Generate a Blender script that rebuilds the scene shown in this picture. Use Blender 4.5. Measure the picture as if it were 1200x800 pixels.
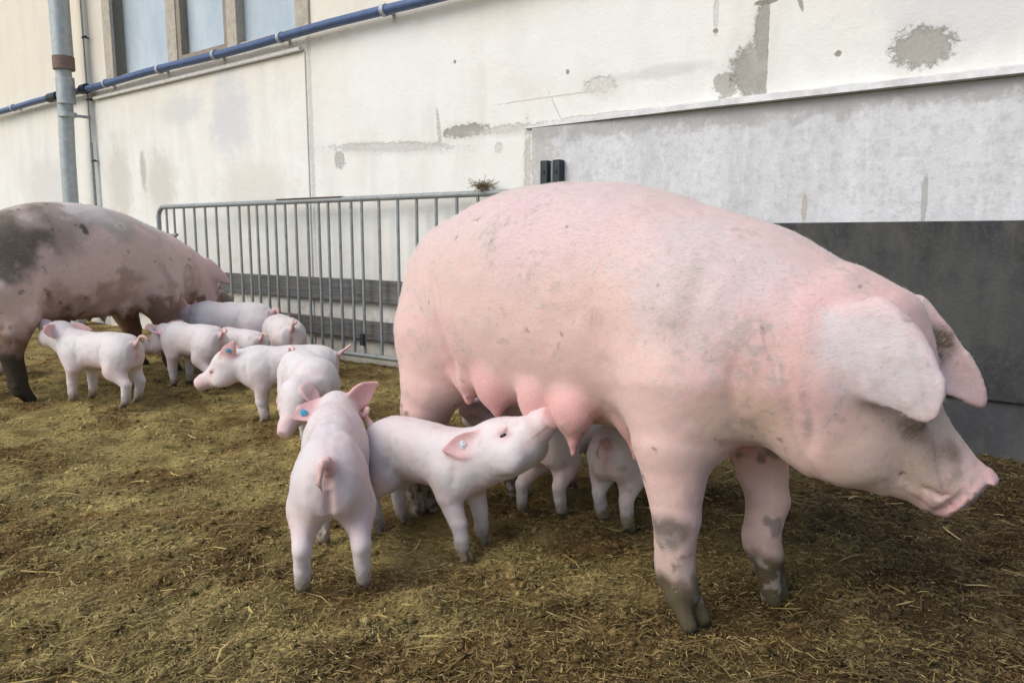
import bpy, math, random
import numpy as np
from mathutils import Vector, Matrix
R = math.radians
random.seed(7); rng = np.random.default_rng(7)
scene = bpy.context.scene
for o_ in list(bpy.data.objects): bpy.data.objects.remove(o_)

# ------------------------------------------------------------------ camera
cam = bpy.data.cameras.new('camera'); camo = bpy.data.objects.new('camera', cam)
scene.collection.objects.link(camo); scene.camera = camo
cam.sensor_width = 36; cam.lens = 880/1200*36; cam.clip_start = .05; cam.clip_end = 500
camo.location = (0, 0, .85); camo.rotation_euler = (R(90)-math.atan(122/880), 0, 0)
# ------------------------------------------------------------------ light
SUN_EL, SUN_AZ = 44, 212          # azimuth the light comes from, ccw from +X
world = bpy.data.worlds.new('World'); scene.world = world; world.use_nodes = True
wn = world.node_tree.nodes; bg = wn['Background']
sky = wn.new('ShaderNodeTexSky'); sky.sky_type = 'NISHITA'; sky.sun_disc = False
sky.sun_elevation = R(SUN_EL); sky.sun_rotation = R(90-SUN_AZ); sky.air_density = 1.0; sky.dust_density = 2.0; sky.ozone_density = 1.2
world.node_tree.links.new(sky.outputs[0], bg.inputs[0]); bg.inputs[1].default_value = .15
sl = bpy.data.lights.new('sun', 'SUN'); sl.energy = 1.5; sl.angle = R(45); sl.color = (1, .96, .89)
so = bpy.data.objects.new('sun', sl); scene.collection.objects.link(so)
so.rotation_euler = Vector((math.cos(R(SUN_AZ))*math.cos(R(SUN_EL)), math.sin(R(SUN_AZ))*math.cos(R(SUN_EL)), math.sin(R(SUN_EL)))).to_track_quat('Z', 'Y').to_euler()
scene.view_settings.view_transform = 'Standard'; scene.view_settings.look = 'None'
scene.view_settings.exposure = .28; scene.view_settings.gamma = 1
scene.render.engine = 'CYCLES'

# ------------------------------------------------------------------ small kit
def link(o, parent=None):
    scene.collection.objects.link(o)
    if parent is not None: o.parent = parent
    return o
def tag(o, label=None, cat=None, group=None, kind=None):
    if label: o['label'] = label
    if cat: o['category'] = cat
    if group: o['group'] = group
    if kind: o['kind'] = kind
    return o
def empty(name, loc=(0,0,0), rz=0):
    o = bpy.data.objects.new(name, None); o.empty_display_size = .1
    o.location = loc; o.rotation_euler = (0,0,rz); return link(o)
class MB:
    def __init__(s): s.v=[]; s.f=[]
    def add(s, vs, fs):
        n=len(s.v); s.v += [tuple(v) for v in vs]; s.f += [tuple(i+n for i in f) for f in fs]
    def box(s, x0,x1,y0,y1,z0,z1,b=0.0):
        if b<=0:
            vs=[(x,y,z) for x in (x0,x1) for y in (y0,y1) for z in (z0,z1)]
            s.add(vs,[(0,1,3,2),(4,6,7,5),(0,4,5,1),(2,3,7,6),(0,2,6,4),(1,5,7,3)]); return
        import bmesh
        bm=bmesh.new(); bmesh.ops.create_cube(bm,size=1)
        for v in bm.verts: v.co=Vector(((x0+x1)/2+v.co.x*(x1-x0),(y0+y1)/2+v.co.y*(y1-y0),(z0+z1)/2+v.co.z*(z1-z0)))
        bmesh.ops.bevel(bm,geom=list(bm.edges),offset=b,segments=2,affect='EDGES',profile=.6)
        bm.verts.index_update(); s.add([v.co[:] for v in bm.verts],[[v.index for v in f.verts] for f in bm.faces]); bm.free()
    def tube(s, pts, r, n=10, caps=True):
        P=[Vector(p) for p in pts]; m=len(P); rr=r if hasattr(r,'__len__') else [r]*m
        base=len(s.v); up=None
        for i,p in enumerate(P):
            t=(P[min(i+1,m-1)]-P[max(i-1,0)]).normalized()
            if up is None:
                up=t.cross(Vector((0,0,1)) if abs(t.z)<.9 else Vector((1,0,0))).normalized()
            up=(up-t*up.dot(t)).normalized(); sd=t.cross(up)
            for k in range(n):
                a=2*math.pi*k/n; s.v.append(tuple(p+(up*math.cos(a)+sd*math.sin(a))*rr[i]))
        for i in range(m-1):
            for k in range(n):
                a=base+i*n+k; b=base+i*n+(k+1)%n; s.f.append((a,b,b+n,a+n))
        if caps: s.f.append(tuple(base+k for k in reversed(range(n)))); s.f.append(tuple(base+(m-1)*n+k for k in range(n)))
    def build(s, name, m, parent=None, smooth=False):
        me=bpy.data.meshes.new(name); me.from_pydata(s.v,[],s.f); me.update()
        if smooth:
            me.shade_smooth()
            try: me.set_sharp_from_angle(angle=R(40))
            except Exception: pass
        me.materials.append(m); o=bpy.data.objects.new(name,me); return link(o,parent)

# ---- numpy value noise
def _hash(ix,iy,iz,seed):
    h=(ix.astype(np.int64)*374761393+iy.astype(np.int64)*668265263+iz.astype(np.int64)*1274126177+seed*974634777)&0xffffffff
    h=((h^(h>>13))*1103515245)&0xffffffff
    return ((h^(h>>16))&0xffff)/65535.
def vnoise(p,seed=0):
    i=np.floor(p); f=p-i; f=f*f*(3-2*f); ix,iy,iz=i[...,0],i[...,1],i[...,2]; out=0
    for a in (0,1):
        for b in (0,1):
            for c in (0,1):
                w=(f[...,0] if a else 1-f[...,0])*(f[...,1] if b else 1-f[...,1])*(f[...,2] if c else 1-f[...,2])
                out=out+w*_hash(ix+a,iy+b,iz+c,seed)
    return out
def fbm(p,oct=4,seed=0):
    s=0;a=.5;t=0
    for o in range(oct): s=s+a*vnoise(p*2.03**o+o*17.3,seed+o); t+=a; a*=.5
    return s/t
def sstep(a,b,x):
    t=np.clip((x-a)/(b-a),0,1); return t*t*(3-2*t)

# ------------------------------------------------------------------ materials
class NT:
    def __init__(s,name,rough=.8,spec=.3):
        s.m=bpy.data.materials.new(name); s.m.use_nodes=True; s.t=s.m.node_tree; s.n=s.t.nodes; s.b=s.n['Principled BSDF']
        s.b.inputs['Roughness'].default_value=rough; s.b.inputs['Specular IOR Level'].default_value=spec
        tc=s.n.new('ShaderNodeTexCoord'); s.obj=tc.outputs['Object']
    def l(s,a,b): s.t.links.new(a,b)
    def mapping(s,scale=(1,1,1),loc=(0,0,0),rot=(0,0,0),src=None):
        m=s.n.new('ShaderNodeMapping'); m.inputs['Scale'].default_value=scale; m.inputs['Location'].default_value=loc; m.inputs['Rotation'].default_value=rot
        s.l(src or s.obj,m.inputs['Vector']); return m.outputs[0]
    def noise(s,scale,detail=4,rough=.55,src=None,dist=0):
        n=s.n.new('ShaderNodeTexNoise'); n.inputs['Scale'].default_value=scale; n.inputs['Detail'].default_value=detail; n.inputs['Roughness'].default_value=rough; n.inputs['Distortion'].default_value=dist
        s.l(src or s.obj,n.inputs['Vector']); return n.outputs[0]
    def ramp(s,fac,stops):
        r=s.n.new('ShaderNodeValToRGB'); e=r.color_ramp.elements
        while len(e)<len(stops): e.new(.5)
        for k,(p,c) in enumerate(stops): e[k].position=p; e[k].color=(c,c,c,1) if not hasattr(c,'__len__') else (*c,1)
        s.l(fac,r.inputs[0]); return r.outputs[0]
    def mix(s,fac,a,b,mode='MIX'):
        m=s.n.new('ShaderNodeMix'); m.data_type='RGBA'; m.blend_type=mode; m.clamp_factor=True
        for v,i in ((fac,0),(a,6),(b,7)):
            if isinstance(v,(int,float)): m.inputs[i].default_value=v if i==0 else (v,v,v,1)
            elif isinstance(v,tuple): m.inputs[i].default_value=(*v,1)
            else: s.l(v,m.inputs[i])
        return m.outputs[2]
    def math(s,op,a,b=0,c=0):
        m=s.n.new('ShaderNodeMath'); m.operation=op
        for i,v in enumerate((a,b,c)):
            if isinstance(v,(int,float)): m.inputs[i].default_value=v
            else: s.l(v,m.inputs[i])
        return m.outputs[0]
    def color(s,c): 
        if isinstance(c,tuple): s.b.inputs['Base Color'].default_value=(*c,1)
        else: s.l(c,s.b.inputs['Base Color'])
    def bump(s,h,strength=.3,dist=.01,prev=None):
        b=s.n.new('ShaderNodeBump'); b.inputs['Strength'].default_value=strength; b.inputs['Distance'].default_value=dist
        s.l(h,b.inputs['Height'])
        if prev is not None: s.l(prev,b.inputs['Normal'])
        s.l(b.outputs[0],s.b.inputs['Normal']); return b.outputs[0]
    def attr(s,name):
        a=s.n.new('ShaderNodeAttribute'); a.attribute_name=name; return a.outputs['Color']
    def patch(s,x,z,rx,rz,edge=.16,nscale=15,amp=.8,rot=0,xmax=None):
        """mask of one worn place on the wall: an ellipse with a ragged edge"""
        v=s.mapping(scale=(1/rx,0,1/rz),loc=(-x/rx,0,-z/rz))
        if rot:
            mp=s.n.new('ShaderNodeMapping'); mp.inputs['Location'].default_value=(-x,0,-z); s.l(s.obj,mp.inputs[0])
            m2=s.n.new('ShaderNodeMapping'); m2.vector_type='POINT'; m2.inputs['Rotation'].default_value=(0,rot,0); s.l(mp.outputs[0],m2.inputs[0])
            m3=s.n.new('ShaderNodeMapping'); m3.inputs['Scale'].default_value=(1/rx,0,1/rz); s.l(m2.outputs[0],m3.inputs[0]); v=m3.outputs[0]
        ln=s.n.new('ShaderNodeVectorMath'); ln.operation='LENGTH'; s.l(v,ln.inputs[0])
        nz=s.math('ADD',s.math('MULTIPLY',s.noise(nscale,8,.72),.75),s.math('MULTIPLY',s.noise(nscale*.32/max(rx,.05)*.5,3,.6),.25))
        d=s.math('ADD',ln.outputs['Value'],s.math('MULTIPLY',s.math('SUBTRACT',nz,.5),amp*7))
        mr=s.n.new('ShaderNodeMapRange'); mr.inputs['From Min'].default_value=1+edge/2; mr.inputs['From Max'].default_value=1-edge/2; mr.interpolation_type='SMOOTHSTEP'
        s.l(d,mr.inputs['Value']); o=mr.outputs[0]
        if xmax is not None:
            sp=s.n.new('ShaderNodeSeparateXYZ'); s.l(s.obj,sp.inputs[0]); o=s.math('MULTIPLY',o,s.math('LESS_THAN',s.math('ADD',sp.outputs[0],s.math('MULTIPLY',s.noise(30,3),.012)),xmax))
        return o

def mat_plaster():
    w=NT('lime_plaster',.9,.15)
    sp=w.n.new('ShaderNodeSeparateXYZ'); w.l(w.obj,sp.inputs[0]); X,Z=sp.outputs[0],sp.outputs[2]
    cream=(.77,.71,.59); white=(.80,.80,.755)
    # cream paint above a slanting old edge, whitewash below
    up=w.math('ADD',w.math('MULTIPLY',Z,1.0),w.math('MULTIPLY',w.noise(1.3,3),.7))
    mr=w.n.new('ShaderNodeMapRange'); mr.inputs['From Min'].default_value=2.05; mr.inputs['From Max'].default_value=2.95; w.l(up,mr.inputs[0])
    c=w.mix(mr.outputs[0],white,cream)
    c=w.mix(w.ramp(w.noise(2.2,6,.6),[(.45,0),(.8,.3)]),c,(.70,.65,.55))
    st=w.noise(5,5,.6,src=w.mapping(scale=(1,1,.18)))
    c=w.mix(w.ramp(st,[(.48,0),(.75,.45)]),c,(.60,.58,.53)); c=w.mix(w.ramp(w.noise(1.7,7,.7,dist=.6),[(.50,0),(.70,.40)]),c,(.66,.64,.59))
    c=w.mix(w.ramp(w.noise(38,4,.7),[(.62,0),(.75,.22)]),c,(.50,.46,.40))
    grey=(.33,.30,.27); dark=(.22,.19,.165); tan=(.58,.51,.42)
    low=w.n.new('ShaderNodeMapRange'); low.inputs['From Min'].default_value=1.1; low.inputs['From Max'].default_value=.1; w.l(w.math('ADD',Z,w.math('MULTIPLY',w.noise(6,6,.7),.5)),low.inputs[0])
    c=w.mix(w.math('MULTIPLY',low.outputs[0],.9),c,(.50,.47,.39))
    c=w.mix(w.math('MULTIPLY',w.ramp(w.noise(13,6,.75),[(.50,0),(.62,.75)]),low.outputs[0]),c,(.36,.34,.31))
    olive=(.245,.23,.185); deep=None
    soft=[(-5.3,1.78,.26,.28,(.66,.665,.67),.6),(-6.0,1.9,.30,.12,(.66,.655,.64),.5),(-6.4,1.3,.22,.28,(.62,.595,.53),.5),(-7.15,1.35,.22,.4,(.66,.63,.56),.6),(-3.4,1.9,.6,.3,(.86,.86,.84),.5),
        (-.30,1.78,.32,.22,(.70,.695,.68),.6),(-8.8,1.3,.5,.4,(.68,.67,.64),.5),(-2.0,1.9,.7,.2,(.87,.87,.86),.4),(-5.0,1.2,.5,.2,(.70,.67,.60),.5),(-1.6,1.65,.25,.03,(.66,.65,.63),.5),(-6.7,1.45,.05,.16,(.45,.43,.40),.5)]
    for (x,z,rx,rz,col,k) in soft: c=w.mix(w.math('MULTIPLY',w.patch(x,z,rx,rz,amp=.35,edge=1.0,nscale=6),min(1,k*1.5)),c,tuple(v*.95 for v in col))
    for (x,z,rx,rz,col,k,am,rt,xm) in [(-1.13,1.60,.115,.115,olive,.95,.30,.45,-1.073),(-1.10,1.76,.045,.13,olive,.95,.25,0,-1.073),(-1.10,1.885,.06,.012,olive,.9,.3,0,None),(-1.27,1.55,.05,.06,olive,.6,.6,0,None),(-.46,1.60,.105,.075,olive,.9,.45,0,None),
        (-2.87,1.475,.17,.036,olive,.9,.45,0,None),(-3.085,1.50,.014,.12,(.45,.43,.39),.7,.5,.1,None),(-4.02,1.375,.05,.055,(.40,.39,.36),.75,.6,0,None),
        (-3.55,1.43,.50,.028,(.56,.545,.51),.7,.6,-.06,None),(-2.55,1.46,.22,.022,(.58,.56,.50),.7,.6,0,None),(-1.95,1.63,.09,.040,(.68,.665,.61),.8,.3,0,None),(-2.28,1.60,.30,.006,(.66,.63,.56),.6,.4,0,None),
        (-2.41,1.22,.022,.20,(.50,.47,.38),.75,.9,0,None),(-1.33,1.88,.012,.10,(.55,.53,.50),.6,.5,0,None),(-.955,1.88,.010,.07,dark,.7,.3,.3,None),(-.03,1.86,.14,.010,dark,.6,.4,-.9,None),
        (-1.9,1.475,.35,.012,(.55,.54,.52),.6,.6,0,None),(-8.1,2.195,1.2,.022,(.42,.39,.35),.7,.5,0,None),(-5.9,2.205,1.6,.022,(.45,.41,.36),.6,.5,0,None),(-4.31,1.65,.018,.9,(.55,.53,.48),.6,.6,0,None),(-7.54,1.7,.014,.5,(.5,.47,.42),.6,.6,0,None),
        (-.78,1.62,.014,.012,dark,.8,.2,0,None),(-2.15,1.72,.010,.012,dark,.8,.2,0,None),(-2.95,1.88,.010,.010,dark,.8,.2,0,None),(-1.33,1.80,.012,.010,dark,.8,.2,0,None),(-2.2,1.5,.004,.14,(.55,.53,.49),.6,.3,.5,None),(-2.62,1.36,.03,.03,(.58,.56,.50),.6,.4,0,None)]:
        pm=w.math('MULTIPLY',w.patch(x,z,rx,rz,amp=am,rot=rt,xmax=xm,nscale=30,edge=.38),k); c=w.mix(pm,c,w_speck(w,col)); deep=pm if deep is None else w.math('MAXIMUM',deep,pm)
        if rx*rz>.003: c=w.mix(w.math('MULTIPLY',w.patch(x,z-.01,rx*1.25,rz*1.35,amp=.5,rot=rt,xmax=xm,edge=1.2,nscale=8),.38),c,(.55,.54,.50))
    w.color(c)
    h=w.math('ADD',w.math('MULTIPLY',w.noise(7,6,.6),1.0),w.math('MULTIPLY',w.noise(60,5,.7),.35))
    h=w.math('SUBTRACT',h,w.math('MULTIPLY',deep,.9))
    # thin cracks
    vor=w.n.new('ShaderNodeTexVoronoi'); vor.feature='DISTANCE_TO_EDGE'; vor.inputs['Scale'].default_value=1.1
    nv=w.n.new('ShaderNodeVectorMath'); nv.operation='ADD'; nz=w.n.new('ShaderNodeTexNoise'); nz.inputs['Scale'].default_value=2.5; nz.inputs['Detail'].default_value=6
    w.l(w.obj,nz.inputs[0]); w.l(w.obj,nv.inputs[0]); w.l(nz.outputs['Color'],nv.inputs[1]); w.l(nv.outputs[0],vor.inputs['Vector'])
    w.bump(h,.5,.012)
    return w.m
def w_speck(w,col):
    return w.mix(w.ramp(w.noise(55,4,.7),[(.4,0),(.6,1)]),tuple(v*.84 for v in col),tuple(min(1,v*1.14) for v in col))
def mat_render():
    w=NT('grey_whitewash',.92,.12)
    st=w.noise(4,7,.65,src=w.mapping(scale=(1,1,.22))); fine=w.noise(26,6,.7); br=w.noise(14,5,.6,src=w.mapping(scale=(2.2,1,.5),rot=(0,.35,0)))
    c=w.mix(w.ramp(st,[(.34,0),(.66,1)]),(.56,.565,.57),(.70,.705,.71))
    c=w.mix(w.ramp(fine,[(.36,.45),(.52,0)]),c,(.42,.42,.415))
    c=w.mix(w.ramp(br,[(.52,0),(.68,.45)]),c,(.73,.735,.74))
    c=w.mix(w.ramp(w.noise(90,3,.6),[(.66,0),(.74,.6)]),c,(.22,.21,.20))
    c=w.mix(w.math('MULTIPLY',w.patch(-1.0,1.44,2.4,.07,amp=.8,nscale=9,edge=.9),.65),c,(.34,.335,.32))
    c=w.mix(w.math('MULTIPLY',w.patch(-.41,1.0,.012,.10,amp=.3),.7),c,(.36,.35,.32))
    c=w.mix(w.math('MULTIPLY',w.patch(-.88,.98,.012,.07,amp=.3),.7),c,(.42,.38,.28))
    c=w.mix(w.math('MULTIPLY',w.patch(-2.3,1.2,.08,.3,amp=.9,nscale=14),.5),c,(.45,.43,.39))
    w.color(c); w.bump(w.math('ADD',w.noise(30,6,.7),w.math('MULTIPLY',br,.8)),.45,.01); return w.m
def mat_rubber(name,base):
    w=NT(name,.62,.35)
    st=w.noise(3.5,7,.68,src=w.mapping(scale=(1,1,.6))); fine=w.noise(45,6,.75)
    c=w.mix(w.ramp(st,[(.35,0),(.7,1)]),base,tuple(v*2.0+.012 for v in base))
    c=w.mix(w.ramp(w.noise(7,6,.7,src=w.mapping(scale=(1,1,.3))),[(.46,0),(.68,.75)]),c,(.095,.088,.066))
    c=w.mix(w.ramp(fine,[(.50,0),(.68,.45)]),c,(.10,.10,.098)); c=w.mix(w.math('MULTIPLY',w.patch(-.35,.55,.75,.22,amp=.6,edge=1.3,nscale=5),.55),c,(.085,.085,.078)); c=w.mix(w.math('MULTIPLY',w.patch(1.2,.5,.8,.25,amp=.6,edge=1.3,nscale=5),.55),c,(.085,.085,.078))
    c=w.mix(w.ramp(w.noise(160,2,.5),[(.70,0),(.80,.4)]),c,(.22,.22,.21))
    w.color(c); w.bump(fine,.3,.006); return w.m
def mat_wood():
    w=NT('weathered_board',.9,.15)
    g=w.noise(6,6,.65,src=w.mapping(scale=(.6,4,12))); 
    c=w.mix(w.ramp(g,[(.3,0),(.7,1)]),(.085,.083,.080),(.19,.185,.175)); c=w.mix(w.ramp(w.noise(5,5,.7),[(.55,0),(.7,.5)]),c,(.20,.16,.10))
    w.color(c); w.bump(g,.4,.005); return w.m
def mat_metal(name,base,rough=.5,metal=.6,dirt=(.16,.13,.10),k=.5):
    w=NT(name,rough,.4); w.b.inputs['Metallic'].default_value=metal
    c=w.mix(w.ramp(w.noise(18,5,.7),[(.35,0),(.7,1)]),tuple(v*.75 for v in base),base)
    c=w.mix(w.ramp(w.noise(30,6,.75),[(.55,0),(.66,k)]),c,dirt)
    w.color(c); w.bump(w.noise(120,3),.1,.002); return w.m
def mat_plain(name,base,rough=.6,var=.25,scale=20,spec=.3):
    w=NT(name,rough,spec); c=w.mix(w.ramp(w.noise(scale,5,.65),[(.35,0),(.65,1)]),tuple(v*(1-var) for v in base),base); w.color(c); return w.m
def mat_glass():
    w=NT('window_glass',.22,.5)
    c=w.mix(w.ramp(w.noise(3,4,.6,src=w.mapping(scale=(1,1,.5))),[(.35,0),(.65,1)]),(.38,.46,.51),(.50,.57,.61))
    c=w.mix(w.ramp(w.noise(60,5,.75),[(.55,0),(.68,.5)]),c,(.60,.66,.68)); w.color(c); w.bump(w.noise(25,3),.08,.004); return w.m
def mat_skin(name,bristle=1.0,sss=.12):
    w=NT(name,.58,.32)
    a=w.attr('col'); 
    fine=w.noise(190,4,.7); med=w.noise(22,5,.65)
    hair=w.noise(60,3,.6,src=w.mapping(scale=(1.2,5,5),rot=(0,.25,0)))
    bw=w.n.new('ShaderNodeRGBToBW'); w.l(a,bw.inputs[0]); cl=w.n.new('ShaderNodeMapRange'); cl.inputs['From Min'].default_value=.10; cl.inputs['From Max'].default_value=.42; w.l(bw.outputs[0],cl.inputs[0])
    c=w.mix(w.ramp(med,[(.30,.30),(.62,0)]),a,w.mix(1.0,a,(.93,.82,.84),'MULTIPLY'))
    c=w.mix(w.math('MULTIPLY',w.ramp(hair,[(.45,0),(.75,.25)]),cl.outputs[0]),c,(.76,.74,.76))
    c=w.mix(w.ramp(fine,[(.64,0),(.74,.35)]),c,w.mix(1.0,a,(.55,.45,.42),'MULTIPLY'))
    w.color(c); w.l(w.math('MULTIPLY_ADD',cl.outputs[0],.27,.04),w.b.inputs['Specular IOR Level'])
    w.b.inputs['Subsurface Weight'].default_value=sss; w.b.inputs['Subsurface Radius'].default_value=(1,.35,.2); w.b.inputs['Subsurface Scale'].default_value=.012
    w.l(w.math('MULTIPLY',cl.outputs[0],.15),w.b.inputs['Sheen Weight']); w.b.inputs['Sheen Roughness'].default_value=.5; w.b.inputs['Sheen Tint'].default_value=(1,.97,.97,1)
    h=w.math('ADD',w.math('MULTIPLY',w.noise(14,5,.6),.8),w.math('ADD',w.math('MULTIPLY',hair,.35),w.math('MULTIPLY',w.noise(110,4,.7),.3)))
    w.bump(h,.09*bristle,.010); return w.m
def mat_attr(name,rough=.9):
    w=NT(name,rough,.15); w.color(w.attr('col')); return w.m
def mat_ground():
    w=NT('trodden_straw_manure',.95,.12)
    a=w.attr('col'); f=w.noise(38,7,.75); g=w.noise(110,5,.7)
    c=w.mix(w.ramp(f,[(.36,.75),(.56,0)]),a,w.mix(1.0,a,(.42,.36,.32),'MULTIPLY'))
    c=w.mix(w.ramp(g,[(.52,0),(.68,.6)]),c,w.mix(1.0,a,(1.8,1.7,1.35),'MULTIPLY'))
    w.color(c); w.bump(w.math('ADD',f,w.math('MULTIPLY',g,.5)),.9,.02); return w.m

M=dict(plaster=mat_plaster(),render=mat_render(),rubber=mat_rubber('black_rubber_mat',(.015,.017,.018)),rubber2=mat_rubber('dark_base_board',(.04,.042,.045)),
  wood=mat_wood(),galv=mat_metal('galvanised_tube',(.33,.355,.35),.55,.3,(.12,.12,.11),.5),pipe=mat_metal('blue_painted_pipe',(.085,.135,.27),.4,.1,(.10,.13,.20),.4),
  zinc=mat_metal('zinc_downpipe',(.50,.545,.555),.5,.3,(.25,.27,.28),.4),rust=mat_plain('rusty_collar',(.24,.17,.14),.8),
  frame=mat_plain('weathered_window_frame',(.50,.45,.37),.7),brown=mat_plain('brown_casement',(.32,.27,.21),.6),sill=mat_plain('white_sill',(.70,.68,.65),.6,.2),
  glass=mat_glass(),dark=mat_plain('dark_iron',(.03,.04,.045),.5),white=mat_plain('white_plastic',(.75,.77,.78),.4,.1),blue=mat_plain('blue_tag_plastic',(.10,.42,.62),.4,.1),
  tagink=mat_plain('tag_print',(.08,.10,.14),.6),sow=mat_skin('sow_skin',1.0),piglet=mat_skin('piglet_skin',.7,.15),eye=mat_plain('dark_eye',(.015,.01,.008),.12,.1,spec=.6),
  straw=mat_attr('straw'),ground=mat_ground(),ledge=mat_plain('ledge_mortar',(.68,.675,.66),.9,.3,12))

# ------------------------------------------------------------------ ground
def ground_h(x,y):
    p=np.stack([x,y,np.zeros_like(x)],-1)
    big=fbm(p*1.3,2,3)-.5
    near=sstep(9,5,np.hypot(x,y))
    hoof=fbm(p*9,3,11); clod=fbm(p*34,3,21)
    return big*.035+((hoof-.5)*.062+(clod-.5)*.018)*(.35+.65*near)-.010
def ground_col(x,y):
    p=np.stack([x,y,np.zeros_like(x)],-1)
    dark=sstep(-.35,1.0,(x*.75-(y-2.3)*.30)+(fbm(p*2.2,4,5)-.5)*1.6)
    far=sstep(3.0,5.5,y)
    a=np.array([.345,.272,.105]); b=np.array([.112,.080,.038]); c=np.array([.275,.212,.088])
    col=a*(1-dark[...,None])+b*dark[...,None]; col=col*(1-.55*far[...,None])+c*.55*far[...,None]
    n=fbm(p*11,4,31)[...,None]; m_=fbm(p*3.1,3,35)[...,None]; col=col*(.35+1.3*n)*(.6+.8*m_); k=sstep(.5,.66,fbm(p*5+7,4,61))[...,None]; col=col*(1-k)+col*np.array([.62,.52,.50])*k
    return col
def axis(parts):
    out=[]
    for a,b,s in parts:
        n=max(1,int(round((b-a)/s))); out+=list(np.linspace(a,b,n,endpoint=False))
    out.append(parts[-1][1]); return np.array(out)
gx=axis([(-60,-20,8),(-20,-8,2),(-8,-4,.12),(-4,-2,.022),(-2,1.9,.011),(1.9,3,.03),(3,8,.2),(8,20,2),(20,60,8)])
gy=axis([(-60,-10,8),(-10,-1,1),(-1,1.0,.1),(1.0,2.6,.011),(2.6,4,.018),(4,7.5,.03),(7.5,12,.2),(12,60,6)])
GX,GY=np.meshgrid(gx,gy,indexing='ij')
def np_mesh(name,V,faces4,mat,col=None,smooth=True):
    me=bpy.data.meshes.new(name); me.vertices.add(len(V)); me.vertices.foreach_set('co',np.ascontiguousarray(V,dtype=np.float32).ravel())
    nf=len(faces4); k=faces4.shape[1]
    me.loops.add(nf*k); me.polygons.add(nf)
    me.loops.foreach_set('vertex_index',faces4.astype(np.int32).ravel()); me.polygons.foreach_set('loop_start',np.arange(nf,dtype=np.int32)*k)
    me.update(calc_edges=True); me.validate()
    if smooth: me.shade_smooth()
    if col is not None:
        ca=me.color_attributes.new('col','FLOAT_COLOR','POINT'); c=np.ones((len(V),4),np.float32); c[:,:3]=col; ca.data.foreach_set('color',c.ravel())
    me.materials.append(mat); return me
gz=ground_h(GX,GY); gc=ground_col(GX,GY)
idx=np.arange(GX.size).reshape(GX.shape)
F4=np.stack([idx[:-1,:-1],idx[1:,:-1],idx[1:,1:],idx[:-1,1:]],-1).reshape(-1,4)
g=link(bpy.data.objects.new('ground',np_mesh('ground',np.stack([GX,GY,gz],-1).reshape(-1,3),F4,M['ground'],gc.reshape(-1,3))))
tag(g,'trodden yard ground of brown manure and straw','ground',kind='structure')

# straw litter
def wall_y(x): return 2.849-(x-2.003)*math.tan(R(37.45))
def litter(name,n,ymin,ymax,lmin,lmax,wid,pale,label,seed,up=.35,power=1.6):
    r=np.random.default_rng(seed)
    y=ymin+(ymax-ymin)*r.random(n)**power; x=(r.random(n)*2-1)*(y*.76+.55)
    ok=(y<wall_y(x)-.04); x,y=x[ok],y[ok]; n=len(x)
    L=lmin+(lmax-lmin)*r.random(n)**2.2; a=r.random(n)*2*np.pi; w=wid*(.5+r.random(n))
    tilt=(r.random(n)-.35)*up; z=ground_h(x,y)+.003+r.random(n)*.006
    d=np.stack([np.cos(a)*np.cos(tilt),np.sin(a)*np.cos(tilt),np.sin(tilt)],-1); s=np.stack([-np.sin(a),np.cos(a),(r.random(n)-.5)*1.2],-1)
    s/=np.linalg.norm(s,axis=1)[:,None]; P=np.stack([x,y,z],-1); bend=(r.random((n,3))-.5)*.28*L[:,None]; bend[:,2]=np.abs(bend[:,2])*.35
    V=np.zeros((n,6,3)); 
    for k,t in enumerate((-.5,0,.5)):
        c=P+d*(L*t)[:,None]+(bend if k==1 else 0); ww=(w*(.6 if k!=1 else 1))[:,None]
        V[:,2*k]=c-s*ww/2; V[:,2*k+1]=c+s*ww/2
    b=(np.arange(n)*6)[:,None]; f=np.concatenate([b+np.array([0,1,3,2]),b+np.array([2,3,5,4])],0)
    base=ground_col(x,y); t=r.random(n)[:,None]
    straw=np.array([.52,.39,.15])*(1-t)+np.array([.15,.105,.045])*t; dk_=sstep(-.2,1.1,(x*.75-(y-2.3)*.30))[:,None]; straw=straw*(1-.40*dk_)
    k=(r.random(n)**(1/pale))[:,None]; col=base*1.2*(1-k)+straw*k
    br=(r.random(n)>.978)[:,None]; col=np.where(br,np.array([.48,.38,.17]),col)
    dk=(r.random(n)>.75)[:,None]; col=np.where(dk,col*.45,col)
    me=np_mesh(name,V.reshape(-1,3),f,M['straw'],np.repeat(col,6,axis=0),smooth=False)
    return tag(link(bpy.data.objects.new(name,me)),label,'straw',kind='stuff')
litter('straw_litter',330000,1.0,7.6,.005,.030,.0021,1.1,'short chopped straw bits trodden into the manure all over the yard',5)
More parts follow.
